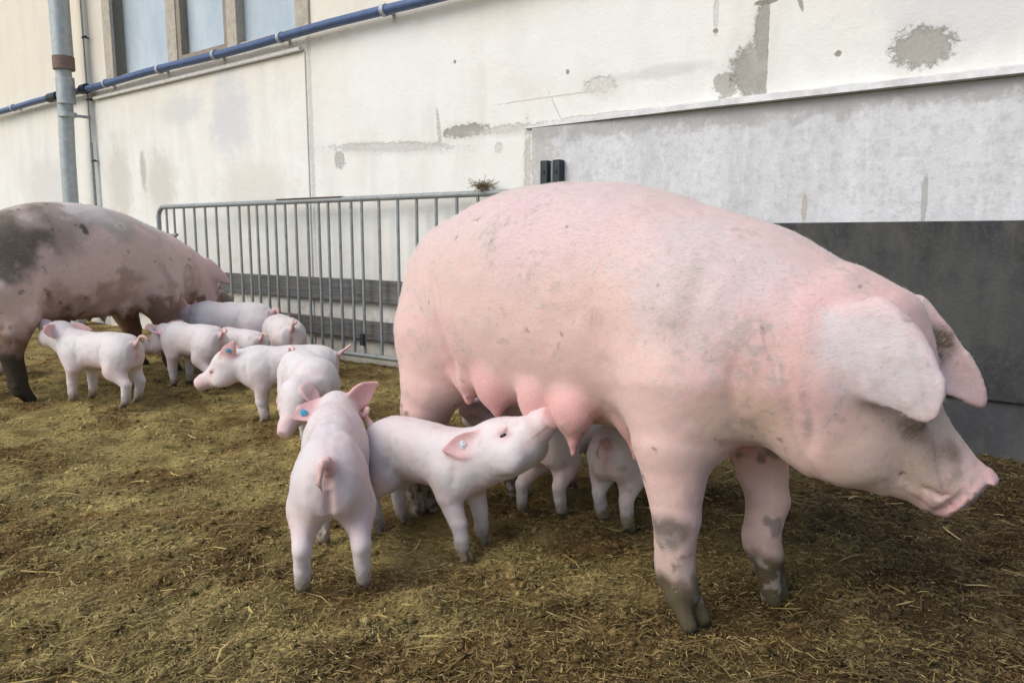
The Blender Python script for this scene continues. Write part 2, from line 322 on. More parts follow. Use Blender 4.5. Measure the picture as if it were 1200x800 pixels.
def clods(name,n,ymin,ymax,label,seed):
    r=np.random.default_rng(seed)
    y=ymin+(ymax-ymin)*r.random(n)**1.7; x=(r.random(n)*2-1)*(y*.76+.55)
    ok=(y<wall_y(x)-.06)&(fbm(np.stack([x,y,x*0],-1)*4,3,71)+r.random(len(x))*.3>.58); x,y=x[ok],y[ok]; n=len(x)
    s_=.003+.011*r.random(n)**3; z=ground_h(x,y)+s_*.15
    oc=np.array([(1,0,0),(-1,0,0),(0,1,0),(0,-1,0),(0,0,1),(0,0,-1),(.6,.6,.4),(-.6,.5,.5),(.1,-.7,.6)],float)[:6]
    V=np.stack([x,y,z],-1)[:,None,:]+(oc[None]*(.5+r.random((n,6,1)))*np.array([1,1,.6])+(r.random((n,6,3))-.5)*.5)*s_[:,None,None]
    f=np.array([(0,2,4),(2,1,4),(1,3,4),(3,0,4),(2,0,5),(1,2,5),(3,1,5),(0,3,5)]); F=((np.arange(n)*6)[:,None,None]+f[None]).reshape(-1,3)
    col=ground_col(x,y)*(.35+.95*r.random(n)[:,None]**1.3)
    return tag(link(bpy.data.objects.new(name,np_mesh(name,V.reshape(-1,3),F,M['straw'],np.repeat(col,6,axis=0),smooth=False))),label,'manure',kind='stuff')
clods('manure_crumbs',60000,1.0,6.5,'dark crumbs of dry manure strewn between the straw',15)
litter('loose_straw',4200,1.0,6.5,.03,.12,.0040,4.0,'longer pale straw stalks lying loose on top of the litter',9,up=.22)

# ------------------------------------------------------------------ wall (local x along the wall, -y towards the yard)
WO=Vector((2.003,2.849,0)); WR=R(-37.45)
barn=empty('barn_wall',WO,WR); tag(barn,'long cream and white plastered barn wall with patched render and a window','wall')
m=MB(); x0,x1,zt=-16,9,4.6; wx0,wx1,wz0,wz1=-7.09,-4.43,2.292,3.75
m.box(x0,wx0,0,.4,-.3,zt); m.box(wx1,x1,0,.4,-.3,zt); m.box(wx0,wx1,0,.4,-.3,wz0); m.box(wx0,wx1,0,.4,wz1,zt)
m.build('plaster_wall',M['plaster'],barn)
# low raised plaster fields left and right of the joint at s=-4.3
m=MB(); m.box(-7.53,-4.345,-.012,0.002,-.2,2.135,.004); m.build('plaster_field',M['plaster'],barn)
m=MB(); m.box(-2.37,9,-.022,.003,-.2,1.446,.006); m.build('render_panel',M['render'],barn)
led=MB(); 
v=[]; n_=60
for i in range(n_+1):
    s_=-2.42+ (11.4)*i/n_; k=min(1,(s_+2.42)/1.4+.25); j=(random.random()-.5)*.006
    v+=[(s_,-.060*k+j,1.449),(s_,-.052*k+j,1.449+.026*k),(s_,.004,1.449+.044*k+j),(s_,.004,1.445)]
f=[]
for i in range(n_):
    a=4*i
    for q in range(4): f.append((a+q,a+(q+1)%4,a+4+(q+1)%4,a+4+q))
f+=[(3,2,1,0),(4*n_,4*n_+1,4*n_+2,4*n_+3)]
led.add(v,f); led.build('ledge',M['ledge'],barn)
m=MB(); m.box(-2.33,9,-.064,-.046,.219,.913,.004); m.build('rubber_mat',M['rubber'],barn)
m=MB(); m.box(-2.33,9,-.045,-.024,-.2,.240,.006); m.build('base_board',M['rubber2'],barn)
for z0,z1 in ((.412,.565),(.160,.284)):
    m=MB(); m.box(-7.6,-2.41,-.05,-.014,z0,z1,.005); m.build('plank',M['wood'],barn)
# window
win=MB(); d0=-.004
win.box(-7.24,-7.09,-.030,.10,2.292,3.9,.006); win.box(-4.43,-4.28,-.018,.10,2.292,3.9,.006); 
win.box(-6.225,-6.07,.02,.13,2.293,3.748,.006); win.box(-5.33,-5.20,.02,.13,2.293,3.748,.006); win.box(-7.088,-6.226,.04,.13,2.294,2.33,.004); win.box(-5.199,-4.432,.04,.13,2.294,2.33,.004)
wf=win.build('window_frame',M['frame'],barn)
cs=MB(); cs.box(-6.069,-6.01,.028,.12,2.293,3.746,.004); cs.box(-5.385,-5.331,.028,.12,2.293,3.746,.004); cs.box(-6.009,-5.386,.028,.12,2.293,2.35,.004); cs.build('casement',M['brown'],wf)
for a,b in ((-7.088,-6.226),(-6.008,-5.387),(-5.199,-4.432)):
    p=MB(); p.box(a,b,.095,.103,2.331 if b!=-5.387 else 2.351,3.746); p.build('pane',M['glass'],wf)
m=MB(); m.box(-7.50,-4.36,-.045,-.013,2.140,2.166,.005); m.build('sill',M['sill'],barn)
m=MB(); m.box(wx0+.001,wx1-.001,.16,.39,wz0+.001,wz1-.001); m.build('window_backing',M['dark'],barn)

def wallthing(name,label,cat,group=None):
    e=empty(name,WO,WR); tag(e,label,cat,group); return e
# blue water pipe
bp=wallthing('water_pipe','long blue water pipe clipped along the barn wall under the window','pipe')
m=MB(); pz=2.243; pts=[(-16+i*.4, -.075, pz+.006*math.sin(i*1.1)) for i in range(63)]
m.tube(pts,.031,14); m.build('pipe',M['pipe'],bp,True)
for s_ in (-12.0,-9.3,-7.15,-6.19,-5.35,-4.52,-3.46,-2.3,-1.0,.5):
    c=MB(); c.tube([(s_-.016,-.075,pz),(s_+.016,-.075,pz)],.038,14); c.box(s_-.012,s_+.012,-.06,.0 if not(-7.0<s_<-4.5) else .015,pz-.014,pz+.014); c.build('pipe_clip',M['zinc'],bp,True)
for a_,b_ in ((-8.36,-8.16),(-7.62,-7.52)):
    c=MB(); c.tube([(a_,-.078,pz),(b_,-.078,pz)],.046,12); c.build('coupling',M['dark'],bp,True)
# downpipe
dp=wallthing('downpipe','grey zinc rain downpipe with a rusty collar at the left end of the wall','downpipe')
m=MB(); m.tube([(-7.69,-.20,2.50),(-7.69,-.20,4.55)],.088,18); m.build('upper_pipe',M['zinc'],dp,True)
m=MB(); m.tube([(-7.80,-.20,0.0),(-7.76,-.20,1.6),(-7.70,-.20,2.44)],.068,18); m.build('lower_pipe',M['zinc'],dp,True)
m=MB(); m.tube([(-7.69,-.20,2.41),(-7.69,-.20,2.53)],.094,18); m.build('collar',M['rust'],dp,True)
m=MB(); m.tube([(-7.69,-.20,2.10),(-7.69,-.20,2.34)],.080,18); m.build('sleeve',M['zinc'],dp,True)
for z in (1.0,2.0,3.2):
    m=MB(); m.tube([(-7.69,-.20,z-.02),(-7.69,-.20,z+.02)],.078 if z<2.4 else .093,18); m.box(-7.705,-7.675,-.14,0,z-.012,z+.012)
    m.build('bracket',M['zinc'],dp,True)
# conductor wire
cw=wallthing('lightning_conductor','thin vertical grey conductor wire held off the wall beside the downpipe','wire')
m=MB(); m.tube([(-7.59,-.05,.0),(-7.59,-.05,4.5)],.008,8); m.build('wire',M['galv'],cw,True)
m=MB(); m.tube([(-7.59,-.05,.3),(-7.59,-.05,1.75)],.014,8); m.build('sleeve',M['galv'],cw,True)
for z in (.9,1.58,2.15,2.72):
    c=MB(); c.tube([(-7.59,-.062,z),(-7.59,-.0,z)],.007,6); c.tube([(-7.53,-.05,z),(-7.61,-.05,z)],.010,6); c.build('holder',M['dark'],cw,True)
# dark double bracket
bk=wallthing('wall_bracket','dark iron double bracket on the grey render just above the big sow','bracket')
for a in (-2.275,-2.195):
    m=MB(); m.box(a,a+.048,-.075,-.023,.95,1.262,.008); m.tube([(a+.024,-.080,1.2),(a+.024,-.070,1.2)],.010,10); m.build('upright',M['dark'],bk,True)
m=MB(); m.box(-2.226,-2.196,-.045,-.023,.95,1.25,.003); m.build('web',M['zinc'],bk)

# ------------------------------------------------------------------ barriers
def barrier(p0,ang,L,bars,Hh,name_label,ring=False):
    e=empty('crowd_barrier',p0,ang); tag(e,name_label,'barrier',None)
    m=MB(); r=.019; c=.09
    arc=lambda cx,cz,a0,a1:[(cx+c*math.cos(a0+(a1-a0)*i/6),0,cz+c*math.sin(a0+(a1-a0)*i/6)) for i in range(7)]
    m.tube([(0,0,.0),(0,0,.05)]+arc(c,Hh-c,math.pi,math.pi/2)+arc(L-c,Hh-c,math.pi/2,0)+[(L,0,.05),(L,0,0)],r,10,True)
    m.build('outer_frame',M['galv'],e,True)
    m=MB(); m.tube([(0,0,.06),(L,0,.06)],.017,10); m.build('bottom_rail',M['galv'],e,True)
    for b in bars:
        if .03<b<L-.03:
            q=MB(); q.tube([(b,0,.065),(b+.002,.0,Hh-.008)],.0102,8); q.build('bar',M['galv'],e,True)
    for a in (.012,L-.012):
        m=MB(); m.tube([(a,-.16,.012),(a,-.08,.022),(a,0,.034),(a,.06,.022),(a,.12,.012)],.012,8); m.build('foot_bar',M['galv'],e,True)
    if ring:
        m=MB(); m.tube([(-.045+.028*math.cos(t),0,.87+.028*math.sin(t)) for t in [k*2*math.pi/14 for k in range(15)]],.006,6); m.build('hinge_ring',M['galv'],e,True)
        m=MB(); m.tube([(.04,-.02,.86),(.30,-.02,.87)],.013,8); m.build('latch_bar',M['galv'],e,True)
    return e
BA=R(-35.6)
BAR=Vector((-2.99,6.44,0)); bu=Vector((math.cos(BA),math.sin(BA),0))
def dups(p0,ang,dy=0,ds=0):
    u=Vector((math.cos(ang),math.sin(ang),0)); n=Vector((-u.y,u.x,0)); return p0+u*ds+n*dy
ba=barrier(BAR,BA,3.75,[.12,.235,.38,.53,.68,.83,.985,1.13,1.245,1.345,1.455,1.56,1.673,1.79,1.917,2.035,2.132,2.245,2.36,2.46,2.62,2.787,2.948,3.109,3.272,3.43,3.59],1.10,'long galvanised crowd barrier with a hinge ring standing along the barn wall',ring=True)
bb=ba
m=MB(); m.box(1.60,2.28,-.022,.024,1.1165,1.1225,.002); m.build('top_strap',M['rust'],bb)
m=MB(); m.box(2.44,2.475,-.03,-.012,.13,.21,.004); m.build('clip',M['dark'],bb)
# straw tuft on the rail
tu=MB(); rt=random.Random(3); tc=dups(BAR,BA,0,3.47)+Vector((0,0,1.118))
for i in range(170):
    a=rt.random()*6.28; l=.02+rt.random()*.045; p=Vector((rt.gauss(0,.025),rt.gauss(0,.018),rt.random()*.03)); q=p+Vector((math.cos(a)*l,math.sin(a)*l,rt.gauss(.008,.02)))
    tu.tube([p,(p+q)/2+Vector((0,0,.006)),q],.0014,3,False)
t_=tu.build('straw_tuft',mat_plain('tuft_straw',(.24,.19,.11),.9)); t_.location=tc; tag(t_,'small dry straw tuft caught on the barrier rail beside the big sow','straw tuft')

# ------------------------------------------------------------------ animals: distance-field sculpting
def nrm(v): v=np.asarray(v,float); return v/np.linalg.norm(v)
class Cone:                                     # tapered capsule
    def __init__(s,a,b,ra,rb,k,c): s.a,s.b=np.array(a,float),np.array(b,float); s.ra,s.rb,s.k,s.c=ra,rb,k,c
    def box(s): r=max(s.ra,s.rb); return np.minimum(s.a,s.b)-r, np.maximum(s.a,s.b)+r
    def d(s,p):
        ab=s.b-s.a; t=np.clip(((p-s.a)@ab)/(ab@ab+1e-12),0,1)
        return np.linalg.norm(p-s.a-t[...,None]*ab,axis=-1)-(s.ra+(s.rb-s.ra)*t)
class Ell:                                      # ellipsoid, axes given by columns of m
    def __init__(s,c0,r,k,c,f=(1,0,0),u=(0,0,1)):
        s.o=np.array(c0,float); s.r=np.array(r,float); s.k,s.c=k,c
        f=nrm(f); l=nrm(np.cross(u,f)); s.m=np.stack([f,l,np.cross(f,l)],1)
    def box(s): e=np.sqrt(((s.m*s.r)**2).sum(1)); return s.o-e,s.o+e
    def d(s,p):
        q=(p-s.o)@s.m; k0=np.linalg.norm(q/s.r,axis=-1); k1=np.linalg.norm(q/s.r**2,axis=-1)
        return k0*(k0-1)/(k1+1e-6)
def crom(xs,ys,n=300):
    xs=np.array(xs,float); ys=np.array(ys,float); X=np.linspace(xs[0],xs[-1],n)
    m=np.gradient(ys,xs,axis=0); i=np.clip(np.searchsorted(xs,X,'right')-1,0,len(xs)-2); h=xs[i+1]-xs[i]; t=(X-xs[i])/h
    if ys.ndim>1: t=t[:,None]; h=h[:,None]
    return X,(2*t**3-3*t**2+1)*ys[i]+(t**3-2*t**2+t)*h*m[i]+(-2*t**3+3*t**2)*ys[i+1]+(t**3-t**2)*h*m[i+1]
class Sweep:                                    # body along a straight axis: stations (t, up, down, halfwidth[, side shift])
    def __init__(s,o,f,u,st,k,c,pw=2.0):
        s.o=np.array(o,float); f=nrm(f); l=nrm(np.cross(u,f)); s.m=np.stack([f,l,np.cross(f,l)],1); s.k,s.c,s.pw=k,c,pw
        st=np.array([tuple(q)+(0,)*(5-len(q)) for q in st],float); s.X,s.T=crom(st[:,0],st[:,1:]); s.st=st
    def box(s):
        st=s.st; A=[]
        for q in st:
            for a in (-q[2],q[1]):
                for b in (-q[3]+q[4],q[3]+q[4]): A.append(s.o+s.m@np.array([q[0],b,a]))
        A=np.array(A); return A.min(0),A.max(0)
    def d(s,p):
        q=(p-s.o)@s.m; x=q[...,0]; xc=np.clip(x,s.X[0],s.X[-1])
        up=np.interp(xc,s.X,s.T[:,0]); dn=np.interp(xc,s.X,s.T[:,1]); w=np.interp(xc,s.X,s.T[:,2]); cy=np.interp(xc,s.X,s.T[:,3])
        mid=(up-dn)/2; h=np.maximum((up+dn)/2,.004); w=np.maximum(w,.004)
        y=np.abs(q[...,1]-cy); z=np.abs(q[...,2]-mid); a=y/w; b=z/h; P=s.pw
        k0=(a**P+b**P)**(1/P)+1e-6; k1=np.sqrt((a/w)**2+(b/h)**2)/np.sqrt(a*a+b*b+1e-9)*1.0+1e-6
        d=(k0-1)/k1; ex=x-xc
        return np.where(np.abs(ex)>0,np.sqrt(np.maximum(d,0)**2+ex**2)+np.minimum(d,0)*0,d)
class Ear:                                      # bent leaf: outline polygon in (u,v), thickness th, curl
    def __init__(s,o,U,V,poly,th,k,c,cu=0,cv=0,ci=None,cw=0):
        s.o=np.array(o,float); U=nrm(U); V=np.array(V,float); V=nrm(V-U*(V@U)); N=np.cross(U,V); s.m=np.stack([U,V,N],1)
        pl=np.array(poly,float); n=len(pl); out=[]
        for i in range(n):
            a,b,c_,d_=pl[i-1],pl[i],pl[(i+1)%n],pl[(i+2)%n]
            for t in (0,.25,.5,.75): out.append(.5*((2*b)+(c_-a)*t+(2*a-5*b+4*c_-d_)*t*t+(3*b-a-3*c_+d_)*t**3))
        s.pl=np.array(out); s.th,s.k,s.c,s.cu,s.cv,s.ci,s.cw=th,k,c,cu,cv,ci,cw; s.o_c=c
    def bend(s,u,v): return s.cu*u*u+s.cv*v*v+s.cw*u*v
    def pt(s,u,v,n=0): return s.o+s.m@np.array([u,v,n+s.bend(u,v)])
    def nv(s,u,v):
        e=.002; a=s.pt(u+e,v)-s.pt(u,v); b=s.pt(u,v+e)-s.pt(u,v); return nrm(np.cross(a,b))
    def box(s):
        A=np.array([s.pt(u,v) for u,v in s.pl]+[s.pt(*s.pl.mean(0))]); return A.min(0)-s.th,A.max(0)+s.th
    def poly(s,u,v):
        d=np.full(u.shape,1e9); sg=np.ones(u.shape,bool); P=s.pl; n=len(P)
        for i in range(n):
            a=P[i-1]; b=P[i]; e=b-a; wx=u-a[0]; wy=v-a[1]; t=np.clip((wx*e[0]+wy*e[1])/(e@e+1e-12),0,1)
            d=np.minimum(d,(wx-e[0]*t)**2+(wy-e[1]*t)**2)
            c=((a[1]>v)!=(b[1]>v))&(u<(b[0]-a[0])*(v-a[1])/((b[1]-a[1]) if abs(b[1]-a[1])>1e-12 else 1e-12)+a[0]); sg^=c
        d=np.sqrt(d); return np.where(sg,d,-d)          # sg True = outside
    def d(s,p):
        q=(p-s.o)@s.m; u,v=q[...,0],q[...,1]; n=q[...,2]-s.bend(u,v)
        g=np.sqrt(1+(2*s.cu*u+s.cw*v)**2+(2*s.cv*v+s.cw*u)**2); L=s.pl[:,0].max()
        th=s.th*(1.25-.55*np.clip(u/L,0,1)); dp=s.poly(u,v)+th*.8; dn=np.abs(n)/g-th*.2
        return np.sqrt(np.maximum(dp,0)**2+np.maximum(dn,0)**2)+np.minimum(np.maximum(dp,dn),0)-th*.8
def sculpt(prims,vox,cuts=()):
    lo=np.min([p.box()[0] for p in prims],0)-vox*4; hi=np.max([p.box()[1] for p in prims],0)+vox*4
    n=np.ceil((hi-lo)/vox).astype(int)+1; ax=[lo[i]+np.arange(n[i])*vox for i in range(3)]
    G=np.full(n,1.0,np.float32)
    for pr in prims:
        a,b=pr.box(); k=pr.k; i0=np.maximum(((a-k-2*vox-lo)/vox).astype(int),0); i1=np.minimum(np.ceil((b+k+2*vox-lo)/vox).astype(int)+1,n)
        sl_=tuple(slice(i0[q],i1[q]) for q in range(3))
        P=np.stack(np.meshgrid(*[ax[q][sl_[q]] for q in range(3)],indexing='ij'),-1)
        d=pr.d(P).astype(np.float32); g_=G[sl_]
        if getattr(pr,'cut',False):
            d=-d; h=np.maximum(k-np.abs(g_-d),0)/max(k,1e-6); G[sl_]=np.maximum(g_,d)+h*h*k*.25; continue
        h=np.maximum(k-np.abs(g_-d),0)/max(k,1e-6)
        G[sl_]=np.minimum(g_,d)-h*h*k*.25
    ins=G<0
    c8=[ins[i:n[0]-1+i,j:n[1]-1+j,k:n[2]-1+k] for i in (0,1) for j in (0,1) for k in (0,1)]
    sm=sum(c.astype(np.int8) for c in c8); act=(sm>0)&(sm<8); ci=np.argwhere(act)
    vid=np.full(act.shape,-1,np.int64); vid[act]=np.arange(len(ci))
    off=[(i,j,k) for i in (0,1) for j in (0,1) for k in (0,1)]
    val=np.stack([G[ci[:,0]+o[0],ci[:,1]+o[1],ci[:,2]+o[2]] for o in off],1)
    acc=np.zeros((len(ci),3)); cnt=np.zeros(len(ci))
    for a in range(8):
        for b in range(a+1,8):
            if sum(abs(off[a][q]-off[b][q]) for q in range(3))!=1: continue
            va,vb=val[:,a],val[:,b]; x=(va<0)!=(vb<0); t=np.where(x,va/(va-vb+1e-12),0)[:,None]
            acc+=np.where(x[:,None],np.array(off[a])*(1-t)+np.array(off[b])*t,0); cnt+=x
    V=lo+(ci+acc/cnt[:,None])*vox
    F=[]
    for q in range(3):
        A=[slice(None)]*3; Bs=[slice(None)]*3; A[q]=slice(0,-1); Bs[q]=slice(1,None)
        a,b=ins[tuple(A)],ins[tuple(Bs)]; e=np.argwhere(a!=b); q1,q2=(q+1)%3,(q+2)%3
        e=e[(e[:,q1]>0)&(e[:,q2]>0)]
        def cell(d1,d2):
            c=e.copy(); c[:,q1]-=d1; c[:,q2]-=d2; return vid[c[:,0],c[:,1],c[:,2]]
        f=np.stack([cell(1,1),cell(0,1),cell(0,0),cell(1,0)],1); fl=~a[e[:,0],e[:,1],e[:,2]]
        f[fl]=f[fl][:,::-1]; F.append(f)
    F=np.concatenate(F); F=F[(F>=0).all(1)]
    E_=np.concatenate([F[:,[0,1]],F[:,[1,2]],F[:,[2,3]],F[:,[3,0]]]); 
    for it in range(3):
        s_=np.zeros_like(V); c_=np.zeros(len(V)); 
        for q in range(3): s_[:,q]=np.bincount(E_[:,0],V[E_[:,1],q],len(V))+np.bincount(E_[:,1],V[E_[:,0],q],len(V))
        c_=np.bincount(E_[:,0],minlength=len(V))+np.bincount(E_[:,1],minlength=len(V))
        lam=.5 if it!=1 else -.30
        V=V+(s_/c_[:,None]-V)*lam
    return V,F
def surf_y(prims,x,z,side):
    ys=np.linspace(.45,0,180)*side; p=np.stack([np.full(180,x),ys,np.full(180,z)],-1); d=np.min([q.d(p) for q in prims],0)
    i=np.argmax(d<.004); return ys[i]
def segd(V,a,b):
    a,b=np.array(a),np.array(b); e=b-a; t=np.clip(((V-a)@e)/(e@e),0,1); return np.linalg.norm(V-a-t[:,None]*e,axis=1)
def crease(prims,pts,side,r,k):
    P=[(x,surf_y(prims,x,z,side)+side*r*.35,z) for x,z in pts]; out=[]
    for a,b in zip(P[:-1],P[1:]):
        c=Cone(a,b,r,r,k,None); c.cut=True; out.append(c)
    return out
def displace(V,F,amt,creases=(),both=False):
    a,b,c,d=(V[F[:,i]] for i in range(4)); n=np.cross(c-a,d-b); N=np.zeros_like(V)
    for i in range(4):
        for q in range(3): N[:,q]+=np.bincount(F[:,i],n[:,q],len(V))
    N/=np.linalg.norm(N,axis=1)[:,None]+1e-12; D=np.array(amt,float).copy()
    for pts,dep,wid in creases:
        P=np.array(pts,float); best=np.full(len(V),1e9); tt=np.zeros(len(V)); L=len(P)-1
        for i in range(L):
            e=P[i+1]-P[i]; w=V[:,[0,2]]-P[i]; t=np.clip((w@e)/(e@e),0,1); dd=np.linalg.norm(w-t[:,None]*e,axis=1); m=dd<best; best[m]=dd[m]; tt[m]=(i+t[m])/L
        side=np.clip(np.abs(N[:,1])*1.6,0,1)*(1 if both else (V[:,1]<0)); D-=dep*np.exp(-(best/wid)**2)*side*np.clip(np.sin(np.pi*np.clip(tt,.03,.97))*1.6,0,1)
    return V+N*D[:,None]
def paint(V,prims,soft=.02):
    W=np.zeros(len(V)); C=np.zeros((len(V),3)); 
    for pr in prims:
        if pr.c is None: continue
        a,b=pr.box(); m_=((V>a-.08)&(V<b+.08)).all(1)
        if not m_.any(): continue
        d=np.maximum(pr.d(V[m_]),-pr.k*.4); w=np.exp(-(d+pr.k*.0)/soft*2.2); w=np.minimum(w,60)
        C[m_]+=w[:,None]*np.array(pr.c); W[m_]+=w
    return C/np.maximum(W,1e-9)[:,None]
def mixc(c,col,k): return c*(1-k[:,None])+np.array(col)*k[:,None]
def tail_curl(prims,o,d,r0,R0,turns,c,side=1,up=1.0):
    o=np.array(o,float); d=nrm(d); l=nrm(np.cross((0,0,1),d)); u=np.cross(d,l); P=[o]; n=int(14*turns)+4
    for i in range(n):
        t=(i+1)/n; a=turns*2*math.pi*t; rr=R0*(1-.25*t)
        P.append(o+d*(.02+R0*1.0*t+R0*.55*math.sin(a))+l*side*R0*.9*t+u*up*(rr*(1-math.cos(a))))
    for i in range(len(P)-1):
        t=i/(len(P)-1); t2=(i+1)/(len(P)-1); prims.append(Cone(P[i],P[i+1],r0*(1-.55*t),r0*(1-.55*t2),r0*.5,c))
def hoof(prims,p,s,hd,c,lift=0):
    """cloven foot below the pastern point p (ground at z=0); hd = heading unit vector"""
    p=np.array(p,float); f=np.array([hd[0],hd[1],0]); l=np.array([-f[1],f[0],0]); pp=0.0
    for sd in (-1,1):
        a=p+l*sd*s*.46+f*s*.1; b=np.array([*(p+l*sd*s*.62+f*s*.95)[:2],p[2]-s*1.30])
        b=b if lift==0 else a+np.array([f[0]*s*.5,f[1]*s*.5,-s*2.2])
        prims.append(Cone(a,b,s*.60,s*.48,s*.16,c)); 
        dwl=p-f*s*.9+l*sd*s*.55+np.array([0,0,s*.55]); prims.append(Cone(p+np.array([0,0,s*.8]),dwl,s*.35,s*.26,s*.3,c))
def leg(prims,pts,rs,k,cols,hs,hc,hd=(1,0),lift=0):
    for i in range(len(pts)-1): prims.append(Cone(pts[i],pts[i+1],rs[i],rs[i+1],k if i==0 else k*.22,cols[i]))
    hoof(prims,pts[-1],hs,hd,hc,lift)
def rot2(v,a): return np.array([v[0]*math.cos(a)-v[1]*math.sin(a),v[0]*math.sin(a)+v[1]*math.cos(a)])
def frame(yaw,pitch,roll=0):
    f=np.array([math.cos(yaw)*math.cos(pitch),math.sin(yaw)*math.cos(pitch),math.sin(pitch)])
    l=np.array([-math.sin(yaw),math.cos(yaw),0]); u=np.cross(f,l)
    if roll: l,u=l*math.cos(roll)+u*math.sin(roll),u*math.cos(roll)-l*math.sin(roll)
    return f,l,u
def mesh_child(name,root,V,F,mat,col=None):
    return link(bpy.data.objects.new(name,np_mesh(name,V,F,mat,col)),root)
def eyeball(root,c,r,name='eye',F_=(1,0,0),U_=(0,0,1)):
    m=MB(); n=8
    v=[];f=[]
    for i in range(n+1):
        for j in range(12):
            a=math.pi*i/n; b=2*math.pi*j/12; q=np.array(c)+np.array(F_)*(1.45*r*math.sin(a)*math.cos(b))+np.cross(U_,F_)*(r*math.sin(a)*math.sin(b))+np.array(U_)*(.62*r*math.cos(a)); v.append(tuple(q))
    for i in range(n):
        for j in range(12): f.append((i*12+j,i*12+(j+1)%12,(i+1)*12+(j+1)%12,(i+1)*12+j))
    m.add(v,f); return m.build(name,M['eye'],root,True)
def bristles(root,V,F,n,lmin,lmax,wid,col,seed,keep=None,lay=(-1,0,-.35),lift=.30):
    r=np.random.default_rng(seed); a,b,c,d=(V[F[:,i]] for i in range(4)); nn=np.cross(c-a,d-b); ar=np.linalg.norm(nn,axis=1)+1e-12; nn=nn/ar[:,None]
    pr=ar.copy(); ctr=(a+c)/2
    if keep is not None: pr=pr*keep(ctr,nn)
    i=r.choice(len(F),n,p=pr/pr.sum()); u,v=r.random((n,1)),r.random((n,1)); P=(a[i]*(1-u)+b[i]*u)*(1-v)+(d[i]*(1-u)+c[i]*u)*v; N=nn[i]
    L=(lmin+(lmax-lmin)*r.random(n)**1.5)[:,None]; D=np.array(lay)+(r.random((n,3))-.5)*.9; D=D-N*(D*N).sum(1)[:,None]; D/=np.linalg.norm(D,axis=1)[:,None]+1e-9
    S=np.cross(N,D); D=D+N*lift*(.3+r.random((n,1))); w=wid*(.6+.8*r.random((n,1)))
    W_=np.stack([P-S*w/2,P+S*w/2,P+D*L*.55+N*L*.06+S*w*.35,P+D*L*.55+N*L*.06-S*w*.35,P+D*L],1)
    k=(np.arange(n)*5)[:,None]; T=np.concatenate([k+np.array([0,1,2]),k+np.array([0,2,3]),k+np.array([3,2,4])]); cc=np.array(col)*(.75+.4*r.random((n,1)))
    o=mesh_child('bristles',root,W_.reshape(-1,3),T,M['straw'],np.repeat(cc,5,axis=0)); o['kind']='stuff'; return o
def ear_tag(root,ear,u,v,side,col,r=.0115):
    """round plastic tag lying on one face of an ear"""
    N=ear.nv(u,v)*side; c=ear.pt(u,v)+N*(ear.th+.0025)*1.0; a=nrm(np.cross(N,(.3,.2,1))); b=np.cross(N,a)
    def disc(r,z0,z1,mat,name,par,r2=0):
        m=MB(); vs=[]; n=20
        for z in (z0,z1):
            for k in range(n):
                t=2*math.pi*k/n; vs.append(tuple(c+N*z+(a*math.cos(t)+b*math.sin(t))*(r if z==z0 else r*.93)))
        m.add(vs,[(k,(k+1)%n,n+(k+1)%n,n+k) for k in range(n)]+[tuple(range(n,2*n)),tuple(reversed(range(n)))]); return m.build(name,mat,par)
    d=disc(r,-.002,.0030,col,'ear_tag',root); disc(r*.32,.0030,.0055,col,'tag_pin',d)
    m=MB()
    for k in range(9):
        t=2*math.pi*k/11; q=c+N*.0034+(a*math.cos(t)+b*math.sin(t))*r*.66; e=(a*math.cos(t)+b*math.sin(t))*r*.13; w=np.cross(N,e)*.55
        if k%4!=3: m.add([tuple(q-e-w),tuple(q+e-w),tuple(q+e+w),tuple(q-e+w)],[(0,1,2,3)])
    m.build('tag_print',M['tagink'],d)

